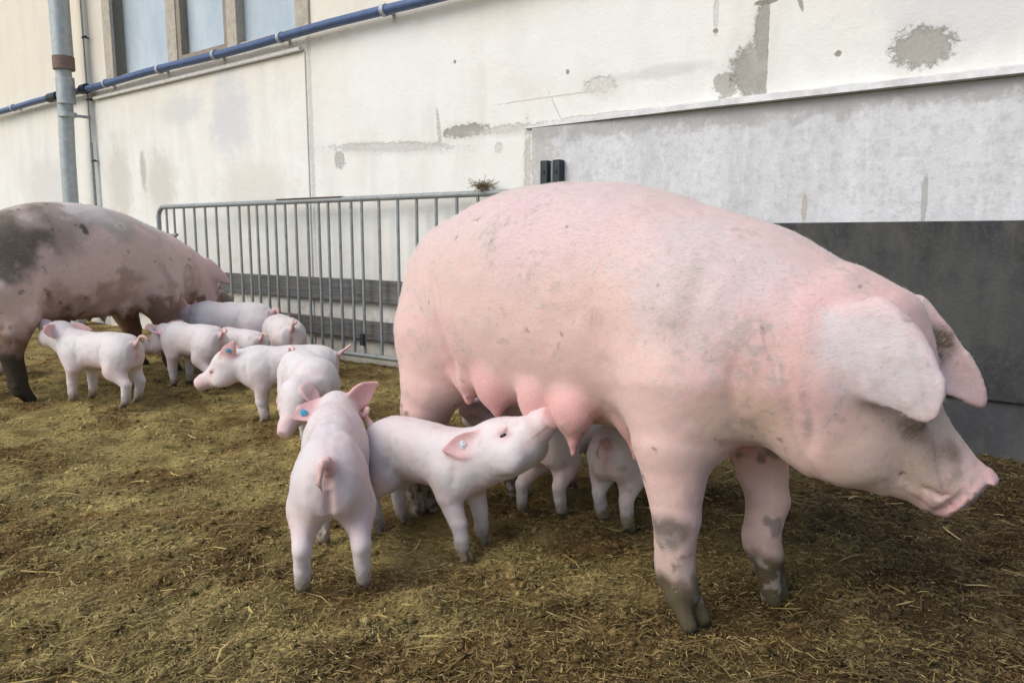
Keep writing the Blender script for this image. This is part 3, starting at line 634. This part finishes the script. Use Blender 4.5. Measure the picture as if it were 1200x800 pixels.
# ---- piglet, built at scale 1 (about 0.37 m at the back) facing local +x
WHITE=(.70,.668,.652); PINK=(.68,.46,.44); EARP=(.68,.40,.38); HOOFC=(.24,.17,.10)
def piglet(name,loc,heading,scale=1,yaw=0,pitch=-20,neck=0,neckz=0,feet=None,ear=('up','up'),tail=('curl',1),label='',tags=(),seed=0,dirt=.4,fat=1,bend=0,roll=0,vox=.0045,hs=1.0,es=1.0,slim=.93):
    P=[]; S=scale
    fr=feet or {}
    w=fat
    P.append(Sweep((0,0,.27),(1,0,0),(0,0,1),[(-.250,.0,.0,.004),(-.243,.045,.045,.034*w),(-.225,.070,.068,.052*w),(-.19,.091,.082,.068*w),(-.13,.101,.086,.082*w),(-.05,.102,.088,.090*w),(.03,.098,.087,.089*w),(.10,.090,.084,.082*w),(.16,.082,.078,.075*w),(.20,.064,.066,.060),(.235,.03,.035,.035)],.03,WHITE,2.15))
    nb=np.array([.14,0,.285]); yw=R(neck); hb=nb+np.array([math.cos(yw)*.125,math.sin(yw)*.125,.025+neckz])
    P.append(Cone(nb,hb,.076,.066*hs,.06,WHITE))
    f,l,u=frame(yw+R(yaw),R(pitch),R(roll))
    P.append(Sweep(hb,f,u,[tuple(v*hs for v in q) for q in [(-.06,.045,.05,.05),(-.03,.066,.066,.064),(.01,.072,.074,.070),(.045,.062,.074,.066),(.08,.046,.066,.052),(.11,.036,.052,.040),(.14,.031,.036,.032),(.165,.029,.030,.029),(.172,.024,.026,.025)]],.03,WHITE,2.1))
    sn=hb+f*.172*hs; P.append(Ell(sn,(.008*hs,.030*hs,.028*hs),.008,(.72,.40,.36),f+u*.15,u))
    P.append(Ell(hb+f*.135*hs,(.02,.033*hs,.033*hs),.02,PINK,f,u))
    for sd in (-1,1):
        P.append(Ell(hb+(f*.05+l*sd*.048-u*.030)*hs,(.045*hs,.030*hs,.038*hs),.03,WHITE,f,u))     # cheek
        P.append(Ell(hb+(f*.064+l*sd*.049+u*.026)*hs,(.020,.011,.010),.008,(.72,.50,.48),f,u)) # upper lid
        P.append(Ell(hb+(f*.064+l*sd*.051+u*.006)*hs,(.018,.010,.008),.008,(.72,.50,.48),f,u)) # lower lid
    ears=[]
    for i,sd in enumerate((-1,1)):                                   # right, left
        st=ear[i]; eb=hb+(-f*.012+l*sd*.053+u*.040)*hs
        if st=='up': U=l*sd*.55+u*.75-f*.30; V=f*.8+l*sd*.3
        elif st=='side': U=l*sd*.85+u*.15-f*.45; V=f*.5+u*.8
        elif st=='back': U=-f*.85+l*sd*.42+u*.18; V=u*.8+l*sd*.1
        elif st=='down': U=l*sd*.55-u*.55+f*.45; V=f*.7+u*.3
        elif st=='flat': U=l*sd*.95+u*.05-f*.15; V=f*.3+u*.9
        else: U=l*sd*st[0]+u*st[1]+f*st[2]; V=l*sd*st[3]+u*st[4]+f*st[5]
        sg=sd*(1 if st!='back' else -1)
        e=Ear(eb,U,V,[(a_*es,b_*es) for a_,b_ in [(-.015,-.024),(.02,-.036),(.055,-.034),(.085,-.016),(.108,.002),(.085,.018),(.05,.033),(.015,.032),(-.015,.022)]],.0042,.014,EARP,cu=1.2*(-1),cv=-6.0*1)
        P.append(e); ears.append(e)
    # legs
    hipz=.27
    for key,sx,sd in (('fr',1,-1),('fl',1,1),('hr',-1,-1),('hl',-1,1)):
        dx,dy,dz=fr.get(key,(0,0,0)); 
        if sx>0:
            ft=np.array([.125+dx,sd*.055+dy,.034+dz]); sh=np.array([.125,sd*.050,.25]); el=np.array([.115+dx*.25,sd*.062+dy*.25,.185])
            kn=el*.5+ft*.5+np.array([.010,0,.0]); fe=kn*.35+ft*.65+np.array([.002,0,0])
            P.append(Ell(sh,(.075,.045,.085),.04,WHITE))
            leg(P,[sh,el,kn,fe,ft],[.049,.037,.0260,.0220,.0215],.030,[WHITE,WHITE,WHITE,WHITE],.0205,HOOFC,lift=dz)
        else:
            ft=np.array([-.178+dx,sd*.058+dy,.034+dz]); hp=np.array([-.158,sd*.045,.258]); st=np.array([-.138+dx*.25,sd*.060+dy*.45,.190])
            hk=np.array([-.200+dx*.75,sd*.059+dy*.80,.122+dz*.5]); fe=hk*.4+ft*.6
            P.append(Ell(hp,(.082,.046,.092),.035,WHITE)); 
            P.append(Cone(hp,st,.056,.047,.035,WHITE))
            leg(P,[st,hk,fe,ft],[.045,.0255,.0225,.0215],.028,[WHITE,WHITE,WHITE],.0205,HOOFC,lift=dz)
    # rump cleft marks and tail
    P.append(Cone((-.243,0,.315),(-.262,0,.335),.016,.011,.02,PINK))
    if tail[0]=='curl': tail_curl(P,(-.258,0,.335),(-.6,0,.5),.0095,.020,1.15,(.70,.46,.42),tail[1],1.0)
    elif tail[0]=='loop': tail_curl(P,(-.258,0,.335),(-.5,0,.8),.0095,.024,.9,(.70,.46,.42),tail[1],-.9)
    elif tail[0]=='down': 
        pts=[(-.258,0,.335),(-.285,.01*tail[1],.335),(-.29,.02*tail[1],.30),(-.283,.012*tail[1],.275)]
        for i in range(3): P.append(Cone(pts[i],pts[i+1],.010-.002*i,.008-.002*i,.008,(.66,.44,.38)))
    else:
        pts=[(-.258,0,.335),(-.285,.0,.352),(-.305,.006*tail[1],.368)]
        for i in range(2): P.append(Cone(pts[i],pts[i+1],.010-.002*i,.008-.002*i,.008,(.70,.46,.42)))
    if bend:                                                        # curl the whole trunk: warp applied after meshing
        pass
    V,F=sculpt(P,vox)
    c=paint(V,P,.014)
    # pink places: under the tail, the belly seam, inside the ears, the snout
    q=V-np.array([-.255,0,.285]); c=mixc(c,(.70,.33,.30),.9*np.exp(-((q[:,0]/.03)**2+(q[:,1]/.010)**2+(q[:,2]/.040)**2))); c=mixc(c,PINK,.7*np.exp(-(((V[:,0]+.235)/.05)**2+(q[:,1]/.030)**2+((V[:,2]-.25)/.07)**2)))
    for sd in (-1,1):
        e_=hb+(f*.066+l*sd*.0535+u*.016)*hs
        c=mixc(c,(.50,.30,.27),.75*np.exp(-(segd(V,e_-f*.020*hs+u*.004,e_+f*.022*hs-u*.004)/.009)**2))
        m0=hb+(f*.168-u*.016+l*sd*.024)*hs; m1=hb+(f*.112-u*.026+l*sd*.040)*hs
        dm=segd(V,m0,m1); c=mixc(c,(.34,.17,.15),.85*np.exp(-(dm/.0045)**2)); c=mixc(c,PINK,.7*np.exp(-(dm/.018)**2)*(dm>.005))
    n1=fbm(V*9+seed*7.1,3,seed); tone=np.random.default_rng(seed+40).random()*.07; c=c*(1-tone*np.array([.5,1,1])); c=mixc(c,PINK,.26*sstep(.45,.72,n1)); c=mixc(c,PINK,.45*sstep(.02,.06,np.abs(V[:,1]))*np.exp(-((V[:,2]-.17)/.05)**2))
    c=mixc(c,(.72,.46,.42),.35*np.exp(-((V[:,2]-.20)/.05)**2)*(np.abs(V[:,1])<.06))
    n2=fbm(V*26+seed*3.3,4,seed+9); low=1-sstep(.02,.115,V[:,2]+(n2-.5)*.10)
    c=mixc(c,(.20,.15,.085),np.clip(low*1.3*dirt,0,.85)); foot=1-sstep(.018,.050,V[:,2]+(n2-.5)*.04); c=mixc(c,(.17,.13,.08),foot*.8); c=mixc(c,(.42,.34,.22),dirt*.6*sstep(.64,.74,n2))
    V=displace(V,F,(fbm(V*16+seed,3,2)-.5)*.009-.010*np.exp(-(V[:,1]/.012)**2)*(V[:,0]<-.17)*np.exp(-((V[:,2]-.235)/.05)**2)-.0015*np.exp(-(V[:,1]/.014)**2)*sstep(.10,-.1,V[:,0])*(V[:,2]>.33),[([(-.105,.335),(-.085,.27),(-.105,.20)],.0045,.012),([(.075,.33),(.06,.26),(.075,.20)],.003,.014),([(.17,.33),(.175,.27),(.165,.22)],.003,.010)],both=True)
    hd_=R(heading); ft_=[]
    for lx,ly in ((.13,.055),(.13,-.055),(-.17,.056),(-.17,-.056)):
        ft_.append(float(ground_h(np.array([loc[0]+S*(lx*math.cos(hd_)-ly*math.sin(hd_))]),np.array([loc[1]+S*(lx*math.sin(hd_)+ly*math.cos(hd_))]))[0]))
    loc=(loc[0],loc[1],sorted(ft_)[2]+.003)
    root=empty(name,loc,R(heading)); root.scale=(S,S*slim,S)
    # eyes: a narrow dark slit between lids
    if bend:
        k_=bend; X_=V[:,0]+.0; th=k_*np.clip(X_+.05,-.3,.6); 
    body=mesh_child('body',root,V,F,M['piglet'],c)
    for sd in (-1,1): 
        ec=hb+(f*.066+l*sd*.0535+u*.016)*hs; eyeball(root,ec,.0072*hs,F_=f,U_=u)
        for wv in (1,-1): pass
    bristles(root,V,F,9000 if vox<.004 else 2500,.004,.010,.0005 if vox<.004 else .0009,(.74,.72,.70),seed)
    for (i,side,colr,uu,vv) in tags: ear_tag(root,ears[i],uu,vv,side,M[colr])
    tag(root,label,'piglet','piglets in the yard')
    return root
# ---- sow
SP=(.72,.485,.42); SPK=(.68,.42,.39); GL=(.70,.36,.33); TEAT=(.58,.235,.215)
def sow(name,loc,heading,scale,spec,label,muddy=False,vox=.0075):
    P=[]
    P.append(Sweep((0,0,.68),(1,0,0),(0,0,1),spec['trunk'],.06,SP,2.25))
    f,l,u=frame(R(spec['yaw']),R(spec['pitch']),R(spec.get('roll',0))); hb=np.array(spec['hb'])
    P.append(Cone(spec['neck'],hb,.20,.165,.12,SP))
    P.append(Sweep(hb,f,u,[(-.12,.16,.20,.15),(-.06,.175,.215,.155),(0,.180,.215,.146),(.05,.155,.210,.136),(.10,.128,.190,.122),(.18,.088,.158,.096),(.25,.070,.120,.076),(.295,.062,.088,.061),(.320,.056,.064,.053),(.328,.040,.040,.038)],.06,SP,2.15))
    for sd in (-1,1):
        P.append(Ell(hb+f*.08+l*sd*.085-u*.10,(.11,.060,.085),.06,SP,f,u))           # jowl
        P.append(Ell(hb+f*.148+l*sd*.090+u*.062,(.030,.018,.020),.02,SPK,f,u))       # brow
    dn=nrm(f+u*.16); du=np.cross(dn,l)
    P.append(Ell(hb+f*.334+u*.002,(.020,.058,.066),.008,(.62,.36,.36),dn,u))          # nose disc
    P.append(Ell(hb+f*.342+u*.056,(.010,.040,.010),.010,(.62,.36,.36),dn,u))          # its upper rim
    P.append(Ell(hb+f*.298-u*.060,(.046,.040,.022),.020,(.56,.37,.35),f,u))           # lower lip
    ears=[]
    for (o,U,V,poly,cu,cv,cw) in spec['ears']:
        e=Ear(o,U,V,poly,.0095,.040,(.66,.49,.47),cu=cu,cv=cv,cw=cw); P.append(e); ears.append(e)
    for key in ('fr','fl'):
        pts,rs=spec[key]; sd=-1 if key=='fr' else 1
        P.append(Ell((.42,sd*.135,.58),(.15,.115,.24),.09,SP,(1,0,.25)))
        leg(P,pts,rs,.06,[SP]*6,.041,(.16,.13,.10),lift=spec.get('lift_'+key,0))
    for key in ('hr','hl'):
        pts,rs=spec[key]; sd=-1 if key=='hr' else 1
        P.append(Ell((-.405,sd*.125,.62),(.175,.110,.25),.07,SP,(1,0,-.1)))
        leg(P,pts,rs,.06,[SP]*6,.041,(.16,.13,.10))
    for (x,y,z,r,tl) in spec['glands']:
        P.append(Ell((x,y,z-.006),(r*.98,r*.85,r*1.15),.028,GL))
        t0=np.array((x,y,z-r*.70)); t1=t0+np.array((.006,.004*np.sign(y),-.034-tl*.45)); t2=t1+np.array((0,0,-tl))
        P.append(Cone(t0,t1,r*.42,.013,.030,GL)); P.append(Cone(t1,t2,.0135,.010,.010,TEAT))
    tail_curl(P,(-.565,0,.76),(-1,0,-.4),.017,.035,.8,(.70,.42,.38),1)
    # neck folds and shoulder edge as shallow creases are in the skin bump; a fold over the elbow here
    cr=[]
    body_=[q for q in P if not isinstance(q,Ear)]
    for sd in (-1,1):
        for a_,b_,dz_,r_ in ((.30,.22,-.062,.0045),(.305,.275,.05,.004),(.285,.262,.066,.004),(.268,.248,.070,.004)):
            w_=.060 if dz_<0 else .050
            q=Cone(hb+f*a_+l*sd*w_+u*dz_,hb+f*b_+l*sd*(w_+.018)+u*(dz_+(.018 if dz_<0 else -.03)),r_,r_*.7,.006,None); q.cut=True; cr.append(q)
        q=Cone(hb+f*.330+l*sd*.022+u*.015,hb+f*.352+l*sd*.024+u*.018,.011,.011,.006,None); q.cut=True; cr.append(q)
    P+=cr
    V,F=sculpt(P,vox)
    c=paint(V,P,.03)
    n1=fbm(V*3.1+5,4,3); n2=fbm(V*13,4,8); n3=fbm(V*40,3,12)
    c=mixc(c,(.64,.53,.52),.50*sstep(.60,.98,V[:,2]+(n1-.5)*.5)*sstep(.82,.62,V[:,0]))  # sky light on the upper back, painted in as a cooler tint
    c=mixc(c,(.70,.40,.39),.55*sstep(.50,.72,n1)); 
    c=mixc(c,(.66,.46,.45),.4*sstep(.52,.7,fbm(V*5+40,3,77))*sstep(.6,.9,V[:,2]))
    for (cx,cy,cz,r,col,k) in spec['patches']:
        d=np.sqrt(((V-np.array([cx,cy,cz]))**2).sum(1))/r+(n2-.5)*1.1; c=mixc(c,col,k*(1-sstep(.55,1.1,d)))
    for sd in (-1,1):
        dm=segd(V,hb+f*.320+l*sd*.042-u*.056,hb+f*.225+l*sd*.070-u*.072); c=mixc(c,(.30,.17,.14),.8*np.exp(-(dm/.0065)**2))
        dm=segd(V,hb+f*.285+l*sd*.052+u*.030,hb+f*.300+l*sd*.050-u*.01); c=mixc(c,(.26,.17,.12),.7*np.exp(-(dm/.016)**2)*(n3>.42))
    lowm=(1-sstep(.06,.30,V[:,2]+(n2-.5)*.30)); c=mixc(c,(.40,.30,.24),np.clip(lowm*.9,0,.6)); md=sstep(.40,.50,n2*.45+n3*.1+(.165-V[:,2])*2.0)*(V[:,2]<.40); c=mixc(c,(.10,.082,.050),.93*md); md=sstep(.60,.68,n2*.7+n3*.3)*(V[:,2]<.36); c=mixc(c,(.13,.10,.07),.8*md); c=mixc(c,(.085,.070,.040),.93*(1-sstep(.070,.120,V[:,2]+(n2-.5)*.16)))
    c=mixc(c,(.50,.42,.38),.38*sstep(.54,.62,n3*.6+n2*.4)*sstep(.42,.58,n1)); c=mixc(c,(.40,.33,.28),.5*sstep(.57,.62,fbm(V*70,3,21)*.6+n2*.4)*sstep(.5,.62,fbm(V*6+3,3,88))); c=mixc(c,(.16,.12,.10),.7*sstep(.765,.80,n3)*sstep(.45,.6,n2))
    if muddy:
        w=fbm(V*7+2,5,91)-.5; w2=fbm(V*22+2,4,92)-.5; x_,y_,z_=V[:,0]+w*.5,V[:,1],V[:,2]+w*.45+w2*.15
        def blob(cx,cz,rx,rz,e=.45): return 1-sstep(1-e,1+e,np.sqrt(((x_-cx)/rx)**2+((z_-cz)/rz)**2))
        c=mixc(c,(.68,.51,.46),.65*np.ones(len(V))); c=mixc(c,(.58,.54,.52),.85*sstep(.80,.95,z_))
        c=mixc(c,(.54,.40,.34),.5*sstep(.48,.60,fbm(V*4+11,5,15)))
        c=mixc(c,(.085,.080,.060),.88*blob(-.50,.79,.26,.13)); c=mixc(c,(.20,.165,.12),.6*blob(-.25,.88,.22,.10,.5)); c=mixc(c,(.36,.31,.27),.5*blob(.35,.90,.30,.07,.5))
        c=mixc(c,(.28,.18,.13),.65*blob(.02,.47,.17,.10)); c=mixc(c,(.32,.21,.16),.6*blob(-.22,.42,.20,.12)); c=mixc(c,(.34,.24,.18),.6*blob(.40,.47,.06,.20)); c=mixc(c,(.30,.21,.16),.5*blob(.62,.50,.05,.14))
        c=mixc(c,(.16,.09,.055),.85*(1-sstep(.36,.44,z_))); c=mixc(c,(.050,.046,.034),.93*(1-sstep(.24,.36,z_+.15*(V[:,0]>.2))))
        c=mixc(c,(.66,.44,.42),.75*sstep(.62,.74,V[:,0])*sstep(.36,.46,z_)); c=mixc(c,(.26,.22,.20),.8*sstep(.98,1.06,V[:,0])); c=mixc(c,(.06,.04,.03),.8*sstep(.68,.74,n2*.6+n3*.4))
    wr=fbm(np.stack([V[:,0]*26+V[:,2]*6,V[:,1]*8,V[:,2]*5],-1),3,44)
    V=displace(V,F,(n1-.5)*.020+(n2-.5)*.007-.004*sstep(.50,.62,wr)*sstep(.45,.6,V[:,0])*sstep(.74,.60,V[:,2]),spec.get('creases',()))
    root=empty(name,loc,R(heading)); root.scale=(scale,)*3
    mesh_child('body',root,V,F,M['sow'],c)
    for sd in (-1,1): eyeball(root,hb+f*.150+l*sd*.096+u*.055,.012,F_=f,U_=u)
    bristles(root,V,F,70000 if not muddy else 12000,.005,.015,.00040 if not muddy else .0012,(.74,.69,.62) if not muddy else (.42,.34,.27),5,keep=lambda p,n: (.02+sstep(.32,.8,p[:,2]))*(.35+fbm(p*4,2,66)))
    tag(root,label,'sow','sows in the yard')
    return root,hb,f,l,u
TR=[(-.590,.0,.0,.01),(-.570,.07,.16,.09),(-.525,.135,.24,.155),(-.45,.200,.285,.208),(-.36,.252,.305,.243),(-.25,.290,.316,.264),(-.12,.314,.322,.276),(.04,.316,.325,.280),(.18,.302,.322,.276),(.32,.268,.305,.258),(.45,.215,.280,.232),(.57,.150,.262,.20),(.68,.100,.245,.172),(.76,.060,.20,.14),(.82,.03,.12,.09)]
EARN=[(a_*.80,b_*.80) for a_,b_ in [(-.03,-.085),(.06,-.105),(.14,-.098),(.205,-.060),(.265,-.015),(.265,.025),(.21,.075),(.12,.095),(.04,.090),(-.03,.06)]]
EARF=[(-.02,-.045),(.06,-.058),(.13,-.055),(.19,-.034),(.245,.0),(.20,.030),(.12,.045),(.05,.048),(-.02,.04)]
GLD=[(-.24,-.185,.47,.048,.012),(-.12,-.190,.468,.070,.010),(.045,-.205,.446,.060,.024),(.165,-.210,.440,.060,.030),(.285,-.12,.43,.055,.03),
     (-.24,.16,.43,.06,.03),(-.09,.17,.43,.075,.03),(.05,.17,.42,.075,.035),(.18,.16,.42,.07,.035)]
spec1=dict(trunk=TR,yaw=12,pitch=-43,hb=(.72,.012,.57),neck=(.50,0,.66),roll=0,
  ears=[((.800,-.140,.690),(.60,-.27,-.70),(.72,-.05,.62),EARN,-1.0,-2.6,0),
        ((.800,.135,.685),(.66,.10,-.76),(.62,.35,.6),EARF,-.4,4.5,0)],
  creases=[([(.27,.70),(.29,.58),(.325,.44)],.010,.022),([(-.34,.80),(-.29,.66),(-.25,.52),(-.245,.42)],.014,.016),([(.72,.56),(.735,.50),(.73,.42)],.005,.010),([(.60,.62),(.585,.52),(.60,.42)],.005,.016),([(.955,.345),(.925,.345),(.895,.365)],.006,.007),([(.52,.80),(.50,.66),(.52,.55)],.006,.03)],
  fr=([(.43,-.165,.52),(.435,-.185,.40),(.455,-.195,.235),(.455,-.198,.12),(.475,-.2,.058)],[.125,.092,.054,.043,.042]),
  fl=([(.44,.13,.50),(.47,.125,.40),(.53,.10,.21),(.525,.085,.12),(.545,.08,.075)],[.115,.085,.050,.041,.040]),lift_fl=.02,
  hr=([(-.42,-.135,.55),(-.425,-.155,.42),(-.455,-.165,.33),(-.495,-.168,.235),(-.49,-.168,.12),(-.50,-.17,.055)],[.130,.105,.082,.056,.044,.041]),
  hl=([(-.44,.14,.55),(-.42,.165,.42),(-.44,.17,.245),(-.42,.168,.12),(-.41,.17,.055)],[.135,.105,.056,.042,.040]),
  glands=GLD,patches=[(.86,-.2,.62,.13,(.54,.52,.54),.75),(.93,-.05,.42,.06,(.36,.26,.20),.7),(.90,-.1,.37,.05,(.35,.25,.2),.5),(.60,-.2,.45,.12,(.72,.50,.36),.6),(.86,-.1,.33,.09,(.60,.46,.28),.75),(.88,-.09,.42,.15,(.62,.47,.38),.55),(.865,.14,.625,.055,(.12,.08,.055),.9),(.93,.0,.49,.09,(.40,.31,.25),.85),(.91,-.06,.41,.08,(.46,.34,.26),.8),(.90,-.07,.48,.045,(.24,.17,.13),.85),(.945,-.05,.43,.045,(.30,.21,.16),.8),(.965,.0,.44,.035,(.22,.15,.11),.8),(.50,.0,.42,.16,(.70,.36,.31),.75),(-.2,-.2,.45,.12,(.70,.38,.33),.6),(.80,-.2,.33,.06,(.66,.5,.25),.5),(.46,-.235,.21,.055,(.10,.095,.08),.9),(.10,-.27,.9,.2,(.64,.46,.50),.3),(.5,-.2,.75,.2,(.56,.50,.50),.5)])  # the dark brown patch inside the far ear paints its hollow's shade
OW=(.177,2.07,0)
sow('sow',OW,-44,1.0,spec1,vox=.0055,label='big clean pink sow walking in front, head lowered and ear flopped over the eye')
spec2=dict(trunk=TR,yaw=-8,pitch=-24,hb=(.80,.0,.49),neck=(.52,0,.63),
  ears=[((.850,-.120,.640),(.50,-.55,-.55),(.5,.1,.6),[(a_*.8,b_*.95) for a_,b_ in EARF],-1.6,-5.0,0),((.850,.120,.610),(.62,.42,-.66),(.5,-.1,.6),EARF,-1.6,-5.0,0)],
  fr=([(.42,-.165,.52),(.425,-.185,.40),(.45,-.195,.235),(.45,-.198,.12),(.46,-.2,.055)],[.125,.092,.054,.043,.042]),
  fl=([(.42,.165,.52),(.45,.185,.40),(.52,.195,.235),(.53,.198,.12),(.55,.2,.055)],[.125,.092,.054,.043,.042]),
  hr=([(-.46,-.14,.55),(-.43,-.165,.42),(-.47,-.17,.245),(-.45,-.168,.12),(-.44,-.17,.055)],[.135,.105,.056,.042,.040]),
  hl=([(-.44,.14,.55),(-.46,.165,.42),(-.54,.17,.245),(-.55,.168,.12),(-.56,.17,.055)],[.135,.105,.056,.042,.040]),
  glands=[(g_[0],g_[1]*.8,g_[2]-.01,g_[3]*.8,.01) for g_ in GLD],patches=[])
sow('sow',(-2.56,4.37,0),66,1.05,spec2,'muddy brown-stained sow at the left edge with dark filthy legs and haunch',muddy=True,vox=.010)

# ---- piglets
pig=lambda *a,**k: piglet('piglet',*a,**k)
pig((-.468,1.905,0),101,1.06,slim=.83,yaw=14,pitch=-6,neckz=-.008,ear=((.72,-.18,-.25,.25,.8,.5),(.95,-.42,-.05,.25,.5,.8))[::-1] if False else ((.72,.50,-.10,.5,-.75,.15),(.95,-.30,-.10,.25,.6,.7)),es=1.0,tail=('down',1),fat=.84,feet=dict(hl=(0,.024,0),hr=(0,-.024,0),fl=(-.03,-.01,0)),label='white piglet in the foreground seen from straight behind, ears spread wide',tags=((1,-1,'blue',.06,0),),seed=1,dirt=.25,vox=.0038)
pig((-.232,2.050,0),-36,.92,yaw=-8,neck=6,pitch=34,neckz=.022,hs=1.2,ear=('back','side'),tail=('curl',1),feet=dict(fr=(.045,0,0),fl=(.02,.02,0)),label='white piglet stretching its head up to suckle, white round tag in its ear',tags=((0,-1,'white',.045,0),),seed=2,dirt=.4,vox=.0038)
pig((-2.11,3.80,0),160,1.0,yaw=-10,pitch=18,neckz=.03,ear=('back','side'),tail=('loop',1),feet=dict(fl=(.02,0,0),hl=(-.03,0,0)),label='white piglet suckling under the muddy sow at the left, tail curled up',seed=3,dirt=.4)
pig((-1.82,4.25,0),148,1.0,yaw=25,pitch=-30,neckz=-.03,es=1.25,ear=('side',(1,.15,.1,.2,.8,.3)),tail=('loop',-1),label='white piglet beside the muddy sow snout with one ear stretched left, blue tag',tags=((1,-1,'blue',.05,0),),seed=4)
pig((-1.60,4.37,0),142,.86,yaw=0,pitch=-35,neckz=-.05,tail=('loop',1),label='small piglet with a dirty rump, half hidden between the tagged piglets',seed=5,dirt=.7)
pig((-1.83,4.86,0),171,1.18,yaw=10,pitch=-20,neckz=-.03,fat=1.1,tail=('down',1),label='largest white piglet lying across behind the others, farthest back by the barrier',seed=6)
pig((-1.41,4.60,0),118,1.02,yaw=0,pitch=-30,neckz=-.06,fat=1.25,tail=('curl',1),label='white piglet showing its round rump and ringed tail in front of the barrier',seed=7)
pig((-1.045,3.44,0),187,.96,yaw=0,pitch=-32,neckz=-.03,hs=1.05,ear=('side',(.35,.35,-.75,.0,.8,.2)),tail=('up',1),feet=dict(fl=(-.02,0,0),hl=(.02,0,0)),label='white piglet walking left with a light blue tag in its ear and head lowered',tags=((1,1,'blue',.05,0),),seed=8)
pig((-.855,3.10,0),-62,.98,neck=-52,yaw=5,pitch=-50,neckz=-.07,fat=1.1,ear=('down','down'),tail=('loop',1),label='white piglet curled round with its head down, pink ears, behind the foreground piglet',seed=9,dirt=.35)
pig((.05,2.66,0),-122,.88,yaw=0,pitch=15,tail=('curl',1),label='piglet almost hidden behind the big sow, only its ear showing under the belly',seed=10)
pig((.19,2.41,0),60,.86,yaw=10,pitch=10,tail=('down',1),feet=dict(hr=(.0,0,0),hl=(-.05,.03,0)),label='shaded piglet standing under the udder of the big sow, left one of two',seed=11,dirt=.6)
pig((.37,2.27,0),62,.86,yaw=10,pitch=10,tail=('down',1),feet=dict(hl=(.04,0,0)),label='shaded muddy piglet under the big sow next to her front leg, right one of two',seed=12,dirt=.9)
pig((-3.27,4.52,0),176,1.05,tail=('down',1),label='white piglet at the extreme left edge behind the hind leg of the muddy sow',seed=13)
